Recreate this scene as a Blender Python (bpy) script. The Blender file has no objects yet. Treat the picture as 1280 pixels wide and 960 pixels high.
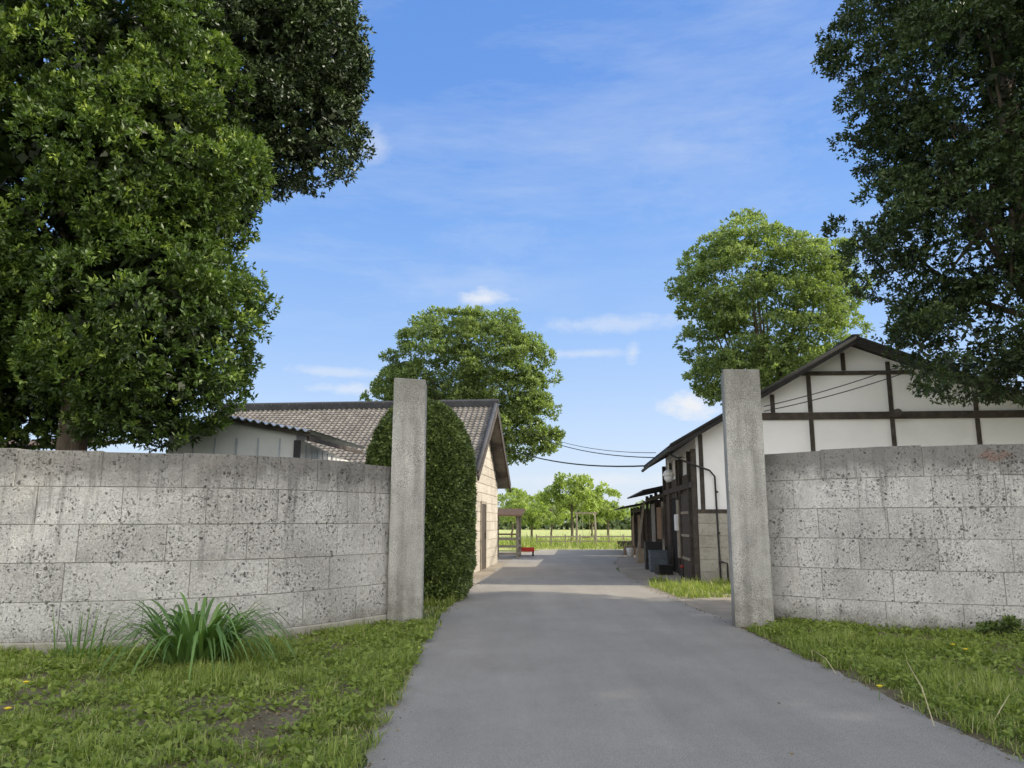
import bpy, math, random
import numpy as np
from mathutils import Vector, Matrix
R=math.radians
rng=np.random.default_rng(7); random.seed(7)
C=bpy.context.scene.collection
F=960.0; H=1.5; TH=math.atan(172/960); cT,sT=math.cos(TH),math.sin(TH)
def at(u,v,Y):
    a=(480-v)/F; dy=cT-a*sT; t=Y/dy
    return ((u-640)/F*t, Y, H+(sT+a*cT)*t)
def gnd(u,v,z=0.0):
    a=(480-v)/F; dz=sT+a*cT; t=(z-H)/dz
    return ((u-640)/F*t, (cT-a*sT)*t, z)
# ------------------------------------------------------------------ tagging
def tag(o,label=None,cat=None,group=None,kind=None):
    if label:o['label']=label
    if cat:o['category']=cat
    if group:o['group']=group
    if kind:o['kind']=kind
    return o
def thing(name,label,cat,loc=(0,0,0),rz=0,group=None):
    o=bpy.data.objects.new(name,None); C.objects.link(o); o.empty_display_size=.2
    o.location=loc; o.rotation_euler=(0,0,rz); return tag(o,label,cat,group)
class MB:
    def __init__(s): s.v=[];s.f=[];s.t=[]
    def add(s,vs,fs,t=.5):
        n=len(s.v); s.v+= [tuple(p) for p in vs]; s.f+=[tuple(n+i for i in f) for f in fs]; s.t+=[t]*len(vs)
    def box(s,x0,x1,y0,y1,z0,z1,t=.5,M=None):
        vs=[(x,y,z) for z in(z0,z1) for y in(y0,y1) for x in(x0,x1)]
        if M is not None: vs=[M@Vector(p) for p in vs]
        s.add(vs,[(0,2,3,1),(4,5,7,6),(0,1,5,4),(2,6,7,3),(0,4,6,2),(1,3,7,5)],t); return s
    def bar(s,a,b,w,d,up=(0,0,1),t=.5):
        a=Vector(a);b=Vector(b);z=(b-a).normalized();u=Vector(up)
        x=z.cross(u)
        if x.length<1e-3:x=z.cross(Vector((0,1,0)))
        x.normalize();y=x.cross(z)
        vs=[]
        for p in(a,b):
            for (i,j) in((-1,-1),(1,-1),(1,1),(-1,1)): vs.append(p+x*(i*w/2)+y*(j*d/2))
        s.add(vs,[(3,2,1,0),(4,5,6,7),(0,1,5,4),(1,2,6,5),(2,3,7,6),(3,0,4,7)],t); return s
    def tube(s,pts,rad,n=8,t=.5,cap=True):
        pts=[Vector(p) for p in pts]
        if not hasattr(rad,'__len__'): rad=[rad]*len(pts)
        vs=[];fs=[]
        for i,p in enumerate(pts):
            d=(pts[min(i+1,len(pts)-1)]-pts[max(i-1,0)]).normalized()
            x=d.cross(Vector((.13,.97,.2))).normalized();y=d.cross(x)
            for k in range(n):
                a=2*math.pi*k/n; vs.append(p+(x*math.cos(a)+y*math.sin(a))*rad[i])
        for i in range(len(pts)-1):
            for k in range(n):
                k2=(k+1)%n; fs.append((i*n+k,i*n+k2,(i+1)*n+k2,(i+1)*n+k))
        if cap: fs.append(tuple(range(n))[::-1]); fs.append(tuple((len(pts)-1)*n+k for k in range(n)))
        s.add(vs,fs,t); return s
    def prism(s,poly,x0,x1,t=.5):      # poly in (y,z), extruded along x
        n=len(poly); vs=[(x0,p[0],p[1]) for p in poly]+[(x1,p[0],p[1]) for p in poly]
        fs=[tuple(range(n))[::-1],tuple(range(n,2*n))]+[(i,(i+1)%n,n+(i+1)%n,n+i) for i in range(n)]
        s.add(vs,fs,t); return s
    def prismy(s,poly,y0,y1,t=.5):     # poly in (x,z), extruded along y
        n=len(poly); vs=[(p[0],y0,p[1]) for p in poly]+[(p[0],y1,p[1]) for p in poly]
        fs=[tuple(range(n)),tuple(range(n,2*n))[::-1]]+[(i,n+i,n+(i+1)%n,(i+1)%n) for i in range(n)]
        s.add(vs,fs,t); return s
    def build(s,name,mat,parent=None,bevel=0,smooth=False,world=False):
        me=bpy.data.meshes.new(name); me.from_pydata(s.v,[],s.f); me.update()
        at_=me.attributes.new('tint','FLOAT','POINT'); at_.data.foreach_set('value',np.array(s.t,dtype=np.float32))
        me.materials.append(mat)
        if smooth: me.polygons.foreach_set('use_smooth',[True]*len(me.polygons))
        o=bpy.data.objects.new(name,me); C.objects.link(o)
        if bevel:
            b=o.modifiers.new('bevel','BEVEL'); b.width=bevel; b.segments=2; b.limit_method='ANGLE'
        if parent:
            o.parent=parent
            if world:
                mw=Matrix.Translation(parent.location)@Matrix.Rotation(parent.rotation_euler.z,4,'Z')
                o.matrix_parent_inverse=mw.inverted()
        return o
def mesh_np(name,V,Q,T,tint,mat,parent=None,world=True,smooth=False):
    me=bpy.data.meshes.new(name)
    Q=np.asarray(Q,dtype=np.int32).reshape(-1,4);T=np.asarray(T,dtype=np.int32).reshape(-1,3)
    me.vertices.add(len(V)); me.vertices.foreach_set('co',np.asarray(V,dtype=np.float32).ravel())
    me.loops.add(Q.size+T.size); me.loops.foreach_set('vertex_index',np.concatenate([Q.ravel(),T.ravel()]))
    n=len(Q)+len(T); me.polygons.add(n)
    st=np.concatenate([np.arange(len(Q))*4,Q.size+np.arange(len(T))*3]).astype(np.int32)
    me.polygons.foreach_set('loop_start',st)
    me.update(calc_edges=True); me.validate()
    a=me.attributes.new('tint','FLOAT','POINT'); a.data.foreach_set('value',np.asarray(tint,dtype=np.float32))
    me.materials.append(mat)
    if smooth: me.polygons.foreach_set('use_smooth',[True]*n)
    o=bpy.data.objects.new(name,me); C.objects.link(o)
    if parent:
        o.parent=parent
        if world:
            mw=Matrix.Translation(parent.location)@Matrix.Rotation(parent.rotation_euler.z,4,'Z')
            o.matrix_parent_inverse=mw.inverted()
    return o
# ------------------------------------------------------------------ materials
def mk(name,rough=.85):
    m=bpy.data.materials.new(name); m.use_nodes=True; t=m.node_tree; b=t.nodes['Principled BSDF']
    b.inputs['Roughness'].default_value=rough; b.inputs['Specular IOR Level'].default_value=.3
    return m,t,b
def nd(t,typ,ins=None,**pr):
    n=t.nodes.new(typ)
    for k,v in pr.items(): setattr(n,k,v)
    for k,v in (ins or {}).items():
        if isinstance(v,bpy.types.NodeSocket): t.links.new(v,n.inputs[k])
        else: n.inputs[k].default_value=v
    return n
def c4(c): return (c[0],c[1],c[2],1) if len(c)==3 else c
def ramp(t,fac,st,interp='LINEAR'):
    n=t.nodes.new('ShaderNodeValToRGB'); t.links.new(fac,n.inputs[0]); cr=n.color_ramp; cr.interpolation=interp
    while len(cr.elements)<len(st): cr.elements.new(.5)
    for e,(p,c) in zip(cr.elements,st): e.position=p; e.color=c4(c if hasattr(c,'__len__') else (c,c,c))
    return n.outputs[0]
def mix(t,f,a,b,bt='MIX'):
    n=t.nodes.new('ShaderNodeMix'); n.data_type='RGBA'; n.blend_type=bt
    for i,v in((0,f),(6,a),(7,b)):
        if isinstance(v,bpy.types.NodeSocket): t.links.new(v,n.inputs[i])
        else: n.inputs[i].default_value=v if i==0 else c4(v)
    return n.outputs[2]
def mth(t,op,a,b=0.0,cl=False):
    n=t.nodes.new('ShaderNodeMath'); n.operation=op; n.use_clamp=cl
    for i,v in enumerate((a,b)):
        if isinstance(v,bpy.types.NodeSocket): t.links.new(v,n.inputs[i])
        else: n.inputs[i].default_value=v
    return n.outputs[0]
def co(t,scale=(1,1,1)):
    c=nd(t,'ShaderNodeTexCoord').outputs['Object']
    if scale==(1,1,1): return c
    return nd(t,'ShaderNodeMapping',{'Vector':c,'Scale':scale}).outputs[0]
def noise(t,c,s,d=4,r=.6): return nd(t,'ShaderNodeTexNoise',{'Vector':c,'Scale':s,'Detail':d,'Roughness':r}).outputs['Fac']
def bump(t,b,h,st=.4,dist=.02):
    n=nd(t,'ShaderNodeBump',{'Height':h,'Strength':st,'Distance':dist}); t.links.new(n.outputs[0],b.inputs['Normal'])
def noisy(name,cols,scale=4,rough=.85,bs=30,bst=.3,bd=.01,stretch=(1,1,1),metal=0,fine=.25,tintk=0):
    m,t,b=mk(name,rough); c=co(t,stretch)
    n=noise(t,c,scale,6,.65); n2=noise(t,c,bs,4,.6)
    f=mth(t,'ADD',mth(t,'MULTIPLY',n,1-fine),mth(t,'MULTIPLY',n2,fine))
    if tintk:
        a=nd(t,'ShaderNodeAttribute',attribute_name='tint').outputs['Fac']
        f=mth(t,'ADD',f,mth(t,'MULTIPLY',mth(t,'SUBTRACT',a,.5),tintk))
    k=len(cols); col=ramp(t,f,[(.32+.36*i/(k-1),cols[i]) for i in range(k)])
    t.links.new(col,b.inputs['Base Color']); b.inputs['Metallic'].default_value=metal
    bump(t,b,n2,bst,bd); return m
def stone_mat(name,lo,hi,dark,topz=None,pit=1.0,spots=()):
    m,t,b=mk(name,.95); c=co(t); b.inputs['Specular IOR Level'].default_value=.1
    a=nd(t,'ShaderNodeAttribute',attribute_name='tint').outputs['Fac']
    n=noise(t,c,1.3,8,.72); n2=noise(t,c,48,5,.8); n3=noise(t,c,7,8,.8)
    f=mth(t,'ADD',mth(t,'ADD',mth(t,'MULTIPLY',n,.40),mth(t,'MULTIPLY',n2,.36)),mth(t,'ADD',mth(t,'MULTIPLY',a,.06),mth(t,'MULTIPLY',n3,.34)))
    base=ramp(t,f,[(.44,tuple(x*.70 for x in lo)),(.51,lo),(.57,tuple((p+q)/2 for p,q in zip(lo,hi))),(.65,hi)])
    nz=nd(t,'ShaderNodeTexNoise',{'Vector':c,'Scale':26.,'Detail':5.,'Roughness':.75})
    wc=nd(t,'ShaderNodeVectorMath',{0:c,1:nd(t,'ShaderNodeVectorMath',{0:nz.outputs['Color'],1:(.09,.09,.09)},operation='MULTIPLY').outputs[0]},operation='ADD').outputs[0]
    dz=noise(t,c,2.6,5,.65)
    dens_=ramp(t,dz,[(.38,0.),(.64,.46)])
    def pits(scale,th,k,soft):
        vo=nd(t,'ShaderNodeTexVoronoi',{'Vector':wc,'Scale':scale,'Randomness':1.}); d=vo.outputs['Distance']
        rc=nd(t,'ShaderNodeSeparateColor',{0:vo.outputs['Color']}).outputs[0]
        size=mth(t,'MULTIPLY',mth(t,'SUBTRACT',mth(t,'ADD',rc,dens_),th),k*pit)
        return ramp(t,mth(t,'SUBTRACT',size,d),[(.0,0.),(soft,1.)])
    pp=mth(t,'MAXIMUM',mth(t,'MAXIMUM',mth(t,'MULTIPLY',pits(16.,.70,.58,.13),.92),mth(t,'MULTIPLY',pits(34.,.52,.58,.16),.88)),mth(t,'MULTIPLY',pits(76.,.42,.6,.25),.6))
    stain=ramp(t,n3,[(.47,0.),(.66,.55)])
    col=mix(t,stain,base,tuple(x*.54 for x in lo))
    if topz:
        z=nd(t,'ShaderNodeSeparateXYZ',{0:c}).outputs[2]
        zz=mth(t,'ADD',z,mth(t,'MULTIPLY',mth(t,'SUBTRACT',noise(t,c,3,7,.75),.5),.8))
        g=ramp(t,mth(t,'SUBTRACT',zz,topz-.48),[(0.,0.),(.30,.82)])
        col=mix(t,g,col,dark)
        strk=noise(t,co(t,(5,5,.45)),1.6,6,.75)
        col=mix(t,ramp(t,mth(t,'MULTIPLY',mth(t,'SUBTRACT',strk,.5),mth(t,'MULTIPLY',z,.8)),[(.03,0.),(.18,.6)]),col,dark)
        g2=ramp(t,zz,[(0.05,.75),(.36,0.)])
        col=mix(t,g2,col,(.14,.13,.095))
    for p,rad,sc_,kk in spots:
        d=nd(t,'ShaderNodeVectorMath',{0:c,1:p},operation='SUBTRACT').outputs[0]
        d=nd(t,'ShaderNodeVectorMath',{0:d,1:(1/rad[0],1/rad[0],1/rad[1])},operation='MULTIPLY').outputs[0]
        l=nd(t,'ShaderNodeVectorMath',{0:d},operation='LENGTH').outputs['Value']
        ff=ramp(t,mth(t,'ADD',l,mth(t,'MULTIPLY',mth(t,'SUBTRACT',n3,.5),2.2)),[(.6,kk),(1.,0.)])
        col=mix(t,ff,col,sc_)
    col=mix(t,mth(t,'MULTIPLY',pp,.92),col,(.08,.068,.056))
    t.links.new(col,b.inputs['Base Color'])
    h=mth(t,'SUBTRACT',mth(t,'ADD',mth(t,'MULTIPLY',n2,.5),mth(t,'MULTIPLY',n3,1.2)),mth(t,'MULTIPLY',pp,.9))
    bump(t,b,h,.95,.022); return m
def leaf_mat(name,cols,trans=.3,rough=.45,spec=.35):
    m=bpy.data.materials.new(name); m.use_nodes=True; t=m.node_tree; b=t.nodes['Principled BSDF']
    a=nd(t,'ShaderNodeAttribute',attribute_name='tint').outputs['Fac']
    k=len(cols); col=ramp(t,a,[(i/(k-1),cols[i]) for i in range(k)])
    t.links.new(col,b.inputs['Base Color']); b.inputs['Roughness'].default_value=rough; b.inputs['Specular IOR Level'].default_value=spec
    if trans>0:
        tr=nd(t,'ShaderNodeBsdfTranslucent',{'Color':mix(t,1.,col,(1.3,1.4,.6),'MULTIPLY')})
        ms=nd(t,'ShaderNodeMixShader',{0:trans}); t.links.new(b.outputs[0],ms.inputs[1]); t.links.new(tr.outputs[0],ms.inputs[2])
        t.links.new(ms.outputs[0],t.nodes['Material Output'].inputs[0])
    return m
M={}
M['oya']=stone_mat('weathered volcanic stone',(.47,.45,.415),(.84,.815,.765),(.22,.21,.195),topz=2.33)
M['oyaR']=stone_mat('grey volcanic stone',(.47,.45,.415),(.84,.815,.765),(.22,.21,.195),topz=2.52,pit=1.0,
   spots=((at(1213,716,10.15),(.13,.14),(.30,.17,.06),.9),(at(1247,568,10.1),(.36,.10),(.30,.17,.13),.6)))
M['mortar']=noisy('mortar',[(.22,.21,.185),(.34,.325,.29)],6,.95,40,.4)
M['plinth']=noisy('concrete plinth',[(.28,.26,.21),(.5,.47,.40)],3,.95,50,.5)
def granite():
    m,t,b=mk('speckled granite',.85); c=co(t)
    n=noise(t,c,2.2,6,.7); s=noise(t,c,110,2,.6); z=noise(t,co(t,(6,6,.6)),1.2,5,.6)
    base=ramp(t,mth(t,'ADD',mth(t,'MULTIPLY',n,.5),mth(t,'MULTIPLY',z,.5)),[(.38,(.28,.268,.24)),(.62,(.54,.52,.475))])
    sp=ramp(t,s,[(.36,(.4,.4,.4)),(.5,(1,1,1)),(.64,(1.3,1.3,1.3))])
    col=mix(t,1.,base,sp,'MULTIPLY')
    zz=nd(t,'ShaderNodeSeparateXYZ',{0:c}).outputs[2]
    g=ramp(t,mth(t,'ADD',zz,mth(t,'MULTIPLY',mth(t,'SUBTRACT',n,.5),1.2)),[(0.,.6),(.5,0.)])
    col=mix(t,g,col,(.15,.14,.1))
    g2=ramp(t,mth(t,'ADD',mth(t,'SUBTRACT',zz,3.0),mth(t,'MULTIPLY',mth(t,'SUBTRACT',z,.5),1.5)),[(0.1,0.),(.6,.5)])
    col=mix(t,g2,col,(.18,.17,.14))
    t.links.new(col,b.inputs['Base Color']); bump(t,b,mth(t,'ADD',s,mth(t,'MULTIPLY',n,2.)),.55,.008); return m
M['granite']=granite()
def asphalt():
    m,t,b=mk('worn asphalt',.93); c=co(t); b.inputs['Specular IOR Level'].default_value=.15
    n=noise(t,c,.5,7,.65); s=noise(t,c,130,3,.75); l=noise(t,co(t,(1.6,.16,1)),1.4,4,.6)
    f=mth(t,'ADD',mth(t,'MULTIPLY',n,.6),mth(t,'MULTIPLY',l,.4))
    base=ramp(t,f,[(.35,(.27,.246,.207)),(.55,(.325,.298,.252)),(.7,(.38,.35,.298))])
    col=mix(t,1.,base,ramp(t,s,[(.33,(.5,.5,.5)),(.5,(1,1,1)),(.68,(1.4,1.4,1.37))]),'MULTIPLY')
    st=ramp(t,noise(t,c,1.9,6,.75),[(.56,0.),(.72,.28)]); col=mix(t,st,col,(.19,.175,.148))
    t.links.new(col,b.inputs['Base Color']); bump(t,b,s,.45,.005); return m
M['asphalt']=asphalt()
def ground_mat(name,a,b_,c_,sc=.6):
    m,t,b=mk(name,.97); c=co(t)
    n=noise(t,c,sc,8,.7); s=noise(t,c,30,4,.7)
    col=ramp(t,mth(t,'ADD',mth(t,'MULTIPLY',n,.65),mth(t,'MULTIPLY',s,.35)),[(.36,a),(.5,b_),(.64,c_)])
    t.links.new(col,b.inputs['Base Color']); bump(t,b,s,.9,.04); return m
M['ground']=ground_mat('grassy ground',(.08,.1,.03),(.13,.16,.05),(.2,.21,.08))
M['verge']=ground_mat('verge soil',(.10,.08,.045),(.17,.14,.08),(.27,.22,.14),4.5)
M['dirt']=ground_mat('pale dirt',(.24,.20,.145),(.33,.285,.22),(.42,.37,.29),.8)
M['field']=ground_mat('meadow',(.27,.31,.09),(.38,.41,.14),(.47,.47,.2),.25)
M['plaster']=noisy('white plaster',[(.82,.82,.82),(.88,.88,.885),(.90,.90,.905)],1.2,.9,60,.15)
M['timber']=noisy('dark weathered timber',[(.035,.03,.026),(.065,.054,.045),(.11,.095,.08)],5,.85,40,.5,.01,(1,1,1))
M['roofedge']=noisy('blackened roof edge',[(.018,.017,.016),(.04,.038,.036)],5,.9,40,.4)
M['boards']=noisy('dark wall boards',[(.05,.04,.032),(.10,.08,.062)],6,.85,30,.5)
M['brownwood']=noisy('brown wood',[(.16,.09,.05),(.28,.18,.10)],5,.8,30,.4)
M['greywood']=noisy('grey wood',[(.20,.165,.12),(.38,.33,.26)],5,.9,30,.4)
M['tileL']=noisy('brown grey clay tiles',[(.13,.117,.10),(.18,.163,.14),(.235,.215,.185)],2.2,.9,14,.3,.01,tintk=.25)
M['tileR']=noisy('dark grey clay tiles',[(.04,.04,.042),(.08,.08,.082)],2.2,.7,14,.3,.01,tintk=.4)
M['tin']=noisy('galvanised sheet',[(.30,.33,.38),(.48,.51,.56)],3,.45,40,.15,metal=.15)
M['panel']=noisy('pale steel cladding',[(.55,.56,.55),(.68,.68,.66)],1.5,.6,60,.1)
M['rust']=noisy('brown rusted sheet',[(.10,.075,.06),(.19,.145,.115)],3,.85,40,.2)
M['black']=noisy('black plastic',[(.012,.012,.013),(.03,.03,.032)],4,.5,60,.1)
M['dark']=noisy('painted interior shade',[(.008,.007,.006),(.02,.018,.016)],3,.95)
M['red']=noisy('red paint',[(.42,.03,.02),(.6,.06,.04)],5,.5,60,.1)
M['darkred']=noisy('dull red paint',[(.16,.02,.015),(.26,.04,.03)],5,.6,60,.1)
M['white']=noisy('white paint',[(.7,.71,.72),(.84,.84,.84)],4,.5,60,.1)
M['blueg']=noisy('grey blue plastic',[(.06,.08,.10),(.11,.13,.16)],4,.6,60,.1)
M['globe']=noisy('lamp shade enamel',[(.7,.68,.62),(.82,.8,.74)],4,.4,60,.05)
M['pipe']=noisy('iron pipe',[(.02,.02,.022),(.05,.05,.055)],9,.6,50,.3)
M['rock']=noisy('rock',[(.12,.11,.09),(.28,.26,.22)],6,.95,30,.8,.03)
M['litter']=noisy('dead leaves',[(.13,.095,.055),(.27,.21,.13)],9,.9)
M['bark']=noisy('bark',[(.05,.038,.028),(.12,.095,.07),(.17,.14,.11)],5,.95,24,.9,.03,(1,1,.3))
M['leafL']=leaf_mat('evergreen leaves',[(.022,.034,.010),(.06,.10,.022),(.125,.195,.04),(.33,.41,.09)],.25)
M['leafD']=leaf_mat('dark evergreen leaves',[(.02,.03,.012),(.045,.07,.022),(.085,.125,.036),(.15,.20,.06)],0)
M['leafR']=leaf_mat('dark oak leaves',[(.022,.034,.015),(.048,.076,.027),(.09,.13,.044),(.16,.21,.07)],.2)
M['leafZ']=leaf_mat('zelkova leaves',[(.09,.12,.045),(.165,.225,.08),(.245,.315,.11),(.34,.41,.15)],.4)
M['leafF']=leaf_mat('hazy far leaves',[(.13,.17,.10),(.2,.26,.13),(.28,.34,.17),(.34,.40,.2)],.3)
M['leafH']=leaf_mat('hedge leaves',[(.028,.042,.014),(.08,.12,.032),(.155,.21,.052),(.27,.33,.09)],0)
M['leafO']=leaf_mat('orchard leaves',[(.15,.20,.06),(.26,.33,.10),(.34,.42,.13),(.42,.48,.17)],.4)
M['grass']=leaf_mat('grass blades',[(.11,.135,.036),(.20,.26,.06),(.31,.38,.09),(.58,.50,.29)],.35,.6,.2)
M['lily']=leaf_mat('daylily leaves',[(.06,.11,.035),(.11,.20,.055),(.18,.30,.08),(.30,.39,.14)],.3)
M['yellow']=noisy('yellow petals',[(.7,.5,.02),(.85,.65,.04)],20,.7)
M['straw']=noisy('dry straw',[(.4,.34,.2),(.55,.48,.3)],9,.9)
# ------------------------------------------------------------------ foliage
def unit(v): return v/np.maximum(np.linalg.norm(v,axis=-1,keepdims=True),1e-9)
def leaf_quads(P,D,L,W,tint,droop=.0):
    n=len(P); D=unit(D); S=unit(np.cross(D,unit(rng.normal(size=(n,3))+np.array([0,0,.8])))); Nn=np.cross(S,D)
    L=L[:,None];W=W[:,None]
    mid=P+D*L*.5+Nn*W*.18; tip=P+D*L-np.array([0,0,1])*L*droop
    V=np.stack([P,mid+S*W*.5,tip,mid-S*W*.5],1).reshape(-1,3)
    Q=np.arange(n*4).reshape(-1,4); return V,Q,np.repeat(tint,4)
def sph(n): return unit(rng.normal(size=(n,3)))
def core_mesh(E,k=.78,j=.12,pw=1.):
    Vs=[];Qs=[];off=0
    for c,r in E:
        nu,nv=22,12
        th=np.linspace(0,2*np.pi,nu,endpoint=False); ph=np.linspace(.05,np.pi-.05,nv)
        g=np.array([[math.sin(p)*math.cos(a),math.sin(p)*math.sin(a),math.cos(p)] for p in ph for a in th])
        g=np.sign(g)*np.abs(g)**pw
        g=g*(1+rng.uniform(-j,j,size=(len(g),1)))
        Vs.append(np.array(c)+g*np.array(r)*k)
        for i in range(nv-1):
            for q in range(nu): Qs.append((off+i*nu+q,off+(i+1)*nu+q,off+(i+1)*nu+(q+1)%nu,off+i*nu+(q+1)%nu))
        off+=len(g)
    return np.concatenate(Vs),np.array(Qs)
def crown(name,E,ncl,rc,nsp,nlf,L,W,mat,parent,inner=0,isz=.35,flat=.8,light=.5,thr=.8,tipb=.35,shrink=0.,cv=.10):
    E=[(c,tuple(x-shrink for x in r)) for c,r in E]
    area=np.array([(r[0]*r[1]+r[1]*r[2]+r[0]*r[2]) for c,r in E]); pr=area/area.sum()
    cs=[];os_=[]
    while len(cs)<ncl:
        i=rng.choice(len(E),p=pr); c,r=map(np.array,E[i]); d=sph(1)[0]; p=c+d*r*rng.uniform(thr,1.0)
        ins=False
        for k,(c2,r2) in enumerate(E):
            if k!=i and np.sum(((p-np.array(c2))/np.array(r2))**2)<.5: ins=True;break
        if ins: continue
        cs.append(p); os_.append(unit((d/r)[None])[0])
    cs=np.array(cs);os_=np.array(os_)
    rcl=rc*rng.uniform(.6,1.25,ncl)
    ctint=rng.normal(0,cv,ncl)
    idx=np.repeat(np.arange(ncl),nsp); n=len(idx)
    d=unit(sph(n)+.75*os_[idx]+np.array([0,0,.25]))
    rr=rng.uniform(.35,1.,n)**.5
    P=cs[idx]+d*(rcl[idx]*rr)[:,None]*np.array([1,1,flat])
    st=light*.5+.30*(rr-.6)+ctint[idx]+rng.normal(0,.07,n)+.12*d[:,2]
    i2=np.repeat(np.arange(n),nlf); m=len(i2)
    ax=unit(d[i2]*.7+sph(m)*.9+np.array([0,0,.1]))
    PP=P[i2]+sph(m)*L*.45
    tint=np.clip(st[i2]+rng.normal(0,.07,m)+tipb*(rng.random(n)[i2]>.72)*(rr[i2]>.8),0,1)
    V,Q,T=leaf_quads(PP,ax,L*rng.uniform(.7,1.25,m),W*rng.uniform(.8,1.2,m),tint)
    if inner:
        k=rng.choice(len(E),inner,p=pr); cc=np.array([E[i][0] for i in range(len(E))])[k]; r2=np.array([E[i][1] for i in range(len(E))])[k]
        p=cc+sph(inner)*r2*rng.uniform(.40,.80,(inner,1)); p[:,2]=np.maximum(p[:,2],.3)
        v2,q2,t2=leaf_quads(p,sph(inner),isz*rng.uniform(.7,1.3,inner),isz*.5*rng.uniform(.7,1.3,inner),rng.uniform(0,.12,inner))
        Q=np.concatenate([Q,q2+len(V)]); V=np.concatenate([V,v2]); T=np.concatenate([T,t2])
    return mesh_np(name,V,Q,[],T,mat,parent),cs
def trunk(parent,base,top,r0,targets,low=3,bend=.3,n=14):
    mb=MB(); b=Vector(base);t=Vector(top)
    pts=[b.lerp(t,i/6)+Vector((random.uniform(-1,1),random.uniform(-1,1),0))*bend*.15*(0<i<6) for i in range(7)]
    rad=[r0*(1.25 if i==0 else 1)*(1-.45*i/6) for i in range(7)]
    mb.tube(pts,rad,n)
    for k,c in enumerate(targets):
        s=pts[random.randint(low,6)]; c=Vector(c)
        if low>3 and c.z<s.z+.4: c.z=s.z+.4
        mid=s.lerp(c,.5)+Vector((0,0,-.12*(c-s).length*(low<4)))
        p=[s,s.lerp(mid,.5)+Vector((0,0,-.02)),mid,mid.lerp(c,.6),c]; rr=r0*random.uniform(.28,.42)
        mb.tube(p,[rr,rr*.8,rr*.6,rr*.38,rr*.12],7)
    return mb.build('trunk',M['bark'],parent,smooth=True,world=True)
def tree(name,label,base,top,r0,E,nb=9,group=None,low=3,**k):
    t=thing(name,label,'tree',base,0,group)
    o,cs=crown('crown',E,parent=t,**k)
    tg=[cs[i]*.8+np.array(top)*.2 for i in rng.choice(len(cs),nb)]
    trunk(t,base,top,r0,tg,low); return t
# ------------------------------------------------------------------ camera / light / world
cam=bpy.data.cameras.new('camera'); co_=bpy.data.objects.new('camera',cam); C.objects.link(co_)
cam.sensor_width=36; cam.lens=27; cam.clip_end=5000; cam.clip_start=.05
co_.location=(0,0,H); co_.rotation_euler=(R(90)+TH,0,0); bpy.context.scene.camera=co_
SE=R(35); SA=R(-3)   # direction to the sun in plan
sd=Vector((math.cos(SE)*math.cos(SA),math.cos(SE)*math.sin(SA),math.sin(SE)))
sl=bpy.data.lights.new('sun','SUN'); sl.energy=4.8; sl.angle=R(.53); sl.color=(1,.92,.78)
so=bpy.data.objects.new('sun',sl); C.objects.link(so); so.rotation_euler=(-sd).to_track_quat('-Z','Y').to_euler(); so.location=(20,0,20)
w=bpy.data.worlds.new('World'); bpy.context.scene.world=w; w.use_nodes=True; t=w.node_tree
bg=t.nodes['Background']
sky=nd(t,'ShaderNodeTexSky',sky_type='NISHITA'); sky.sun_disc=False; sky.sun_elevation=SE; sky.sun_rotation=math.pi/2-SA
sky.air_density=1.0; sky.dust_density=.9; sky.ozone_density=1.5; sky.altitude=50
g=nd(t,'ShaderNodeTexCoord').outputs['Generated']
gz=nd(t,'ShaderNodeSeparateXYZ',{0:g}).outputs[2]
S_=.15
grad=ramp(t,gz,[(0.,(.60,.69,.84)),(.10,(.47,.61,.87)),(.22,(.30,.49,.87)),(.36,(.18,.385,.84)),(.52,(.115,.295,.77)),(.75,(.085,.25,.69))])
grad=mix(t,1.,grad,(1/S_,1/S_,1/S_),'MULTIPLY')
nish=mix(t,1.,sky.outputs[0],(3.5,3.2,2.8),'MULTIPLY')
ds=nd(t,'ShaderNodeVectorMath',{0:g,1:tuple(sd)},operation='DOT_PRODUCT').outputs['Value']
fs_=ramp(t,ds,[(.66,.10),(.92,1.)])
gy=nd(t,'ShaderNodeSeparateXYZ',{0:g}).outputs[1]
back_fill=ramp(t,mth(t,'MULTIPLY',gy,-1.),[(0.,0.),(.5,.9)])  # unseen sky behind the camera, brightened as added fill light
col=mix(t,back_fill,grad,(14.2,13.8,13.2))
col=mix(t,fs_,col,nish)
mp=nd(t,'ShaderNodeMapping',{'Vector':g,'Rotation':(R(12),R(-38),R(6)),'Scale':(1.2,1.5,6.5)}).outputs[0]
n1=noise(t,mp,1.5,10,.68); n2=noise(t,g,1.9,3,.5)
wisp=mth(t,'MULTIPLY',ramp(t,n1,[(.46,0.),(.78,1.)]),ramp(t,n2,[(.42,0.),(.60,1.)]))
col=mix(t,mth(t,'MULTIPLY',wisp,.36),col,(5.0,5.5,6.2))
nf=noise(t,nd(t,'ShaderNodeMapping',{'Vector':g,'Scale':(1,1,1.8)}).outputs[0],28,6,.65)
def puff(u,v,ru,rv,k=1.):
    global col
    p=Vector(at(u,v,100))-Vector((0,0,H)); p.normalize()
    d=nd(t,'ShaderNodeVectorMath',{0:g,1:tuple(p)},operation='SUBTRACT').outputs[0]
    d=nd(t,'ShaderNodeVectorMath',{0:d,1:(F/ru,F/ru,F/rv)},operation='MULTIPLY').outputs[0]
    l=nd(t,'ShaderNodeVectorMath',{0:d},operation='LENGTH').outputs['Value']
    f=mth(t,'MULTIPLY',ramp(t,mth(t,'ADD',mth(t,'MULTIPLY',mth(t,'SUBTRACT',1.0,l),.5),mth(t,'SUBTRACT',nf,.5)),[(.0,0.),(.4,1.)]),k)
    col=mix(t,f,col,(5.7,5.9,6.2))
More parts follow.
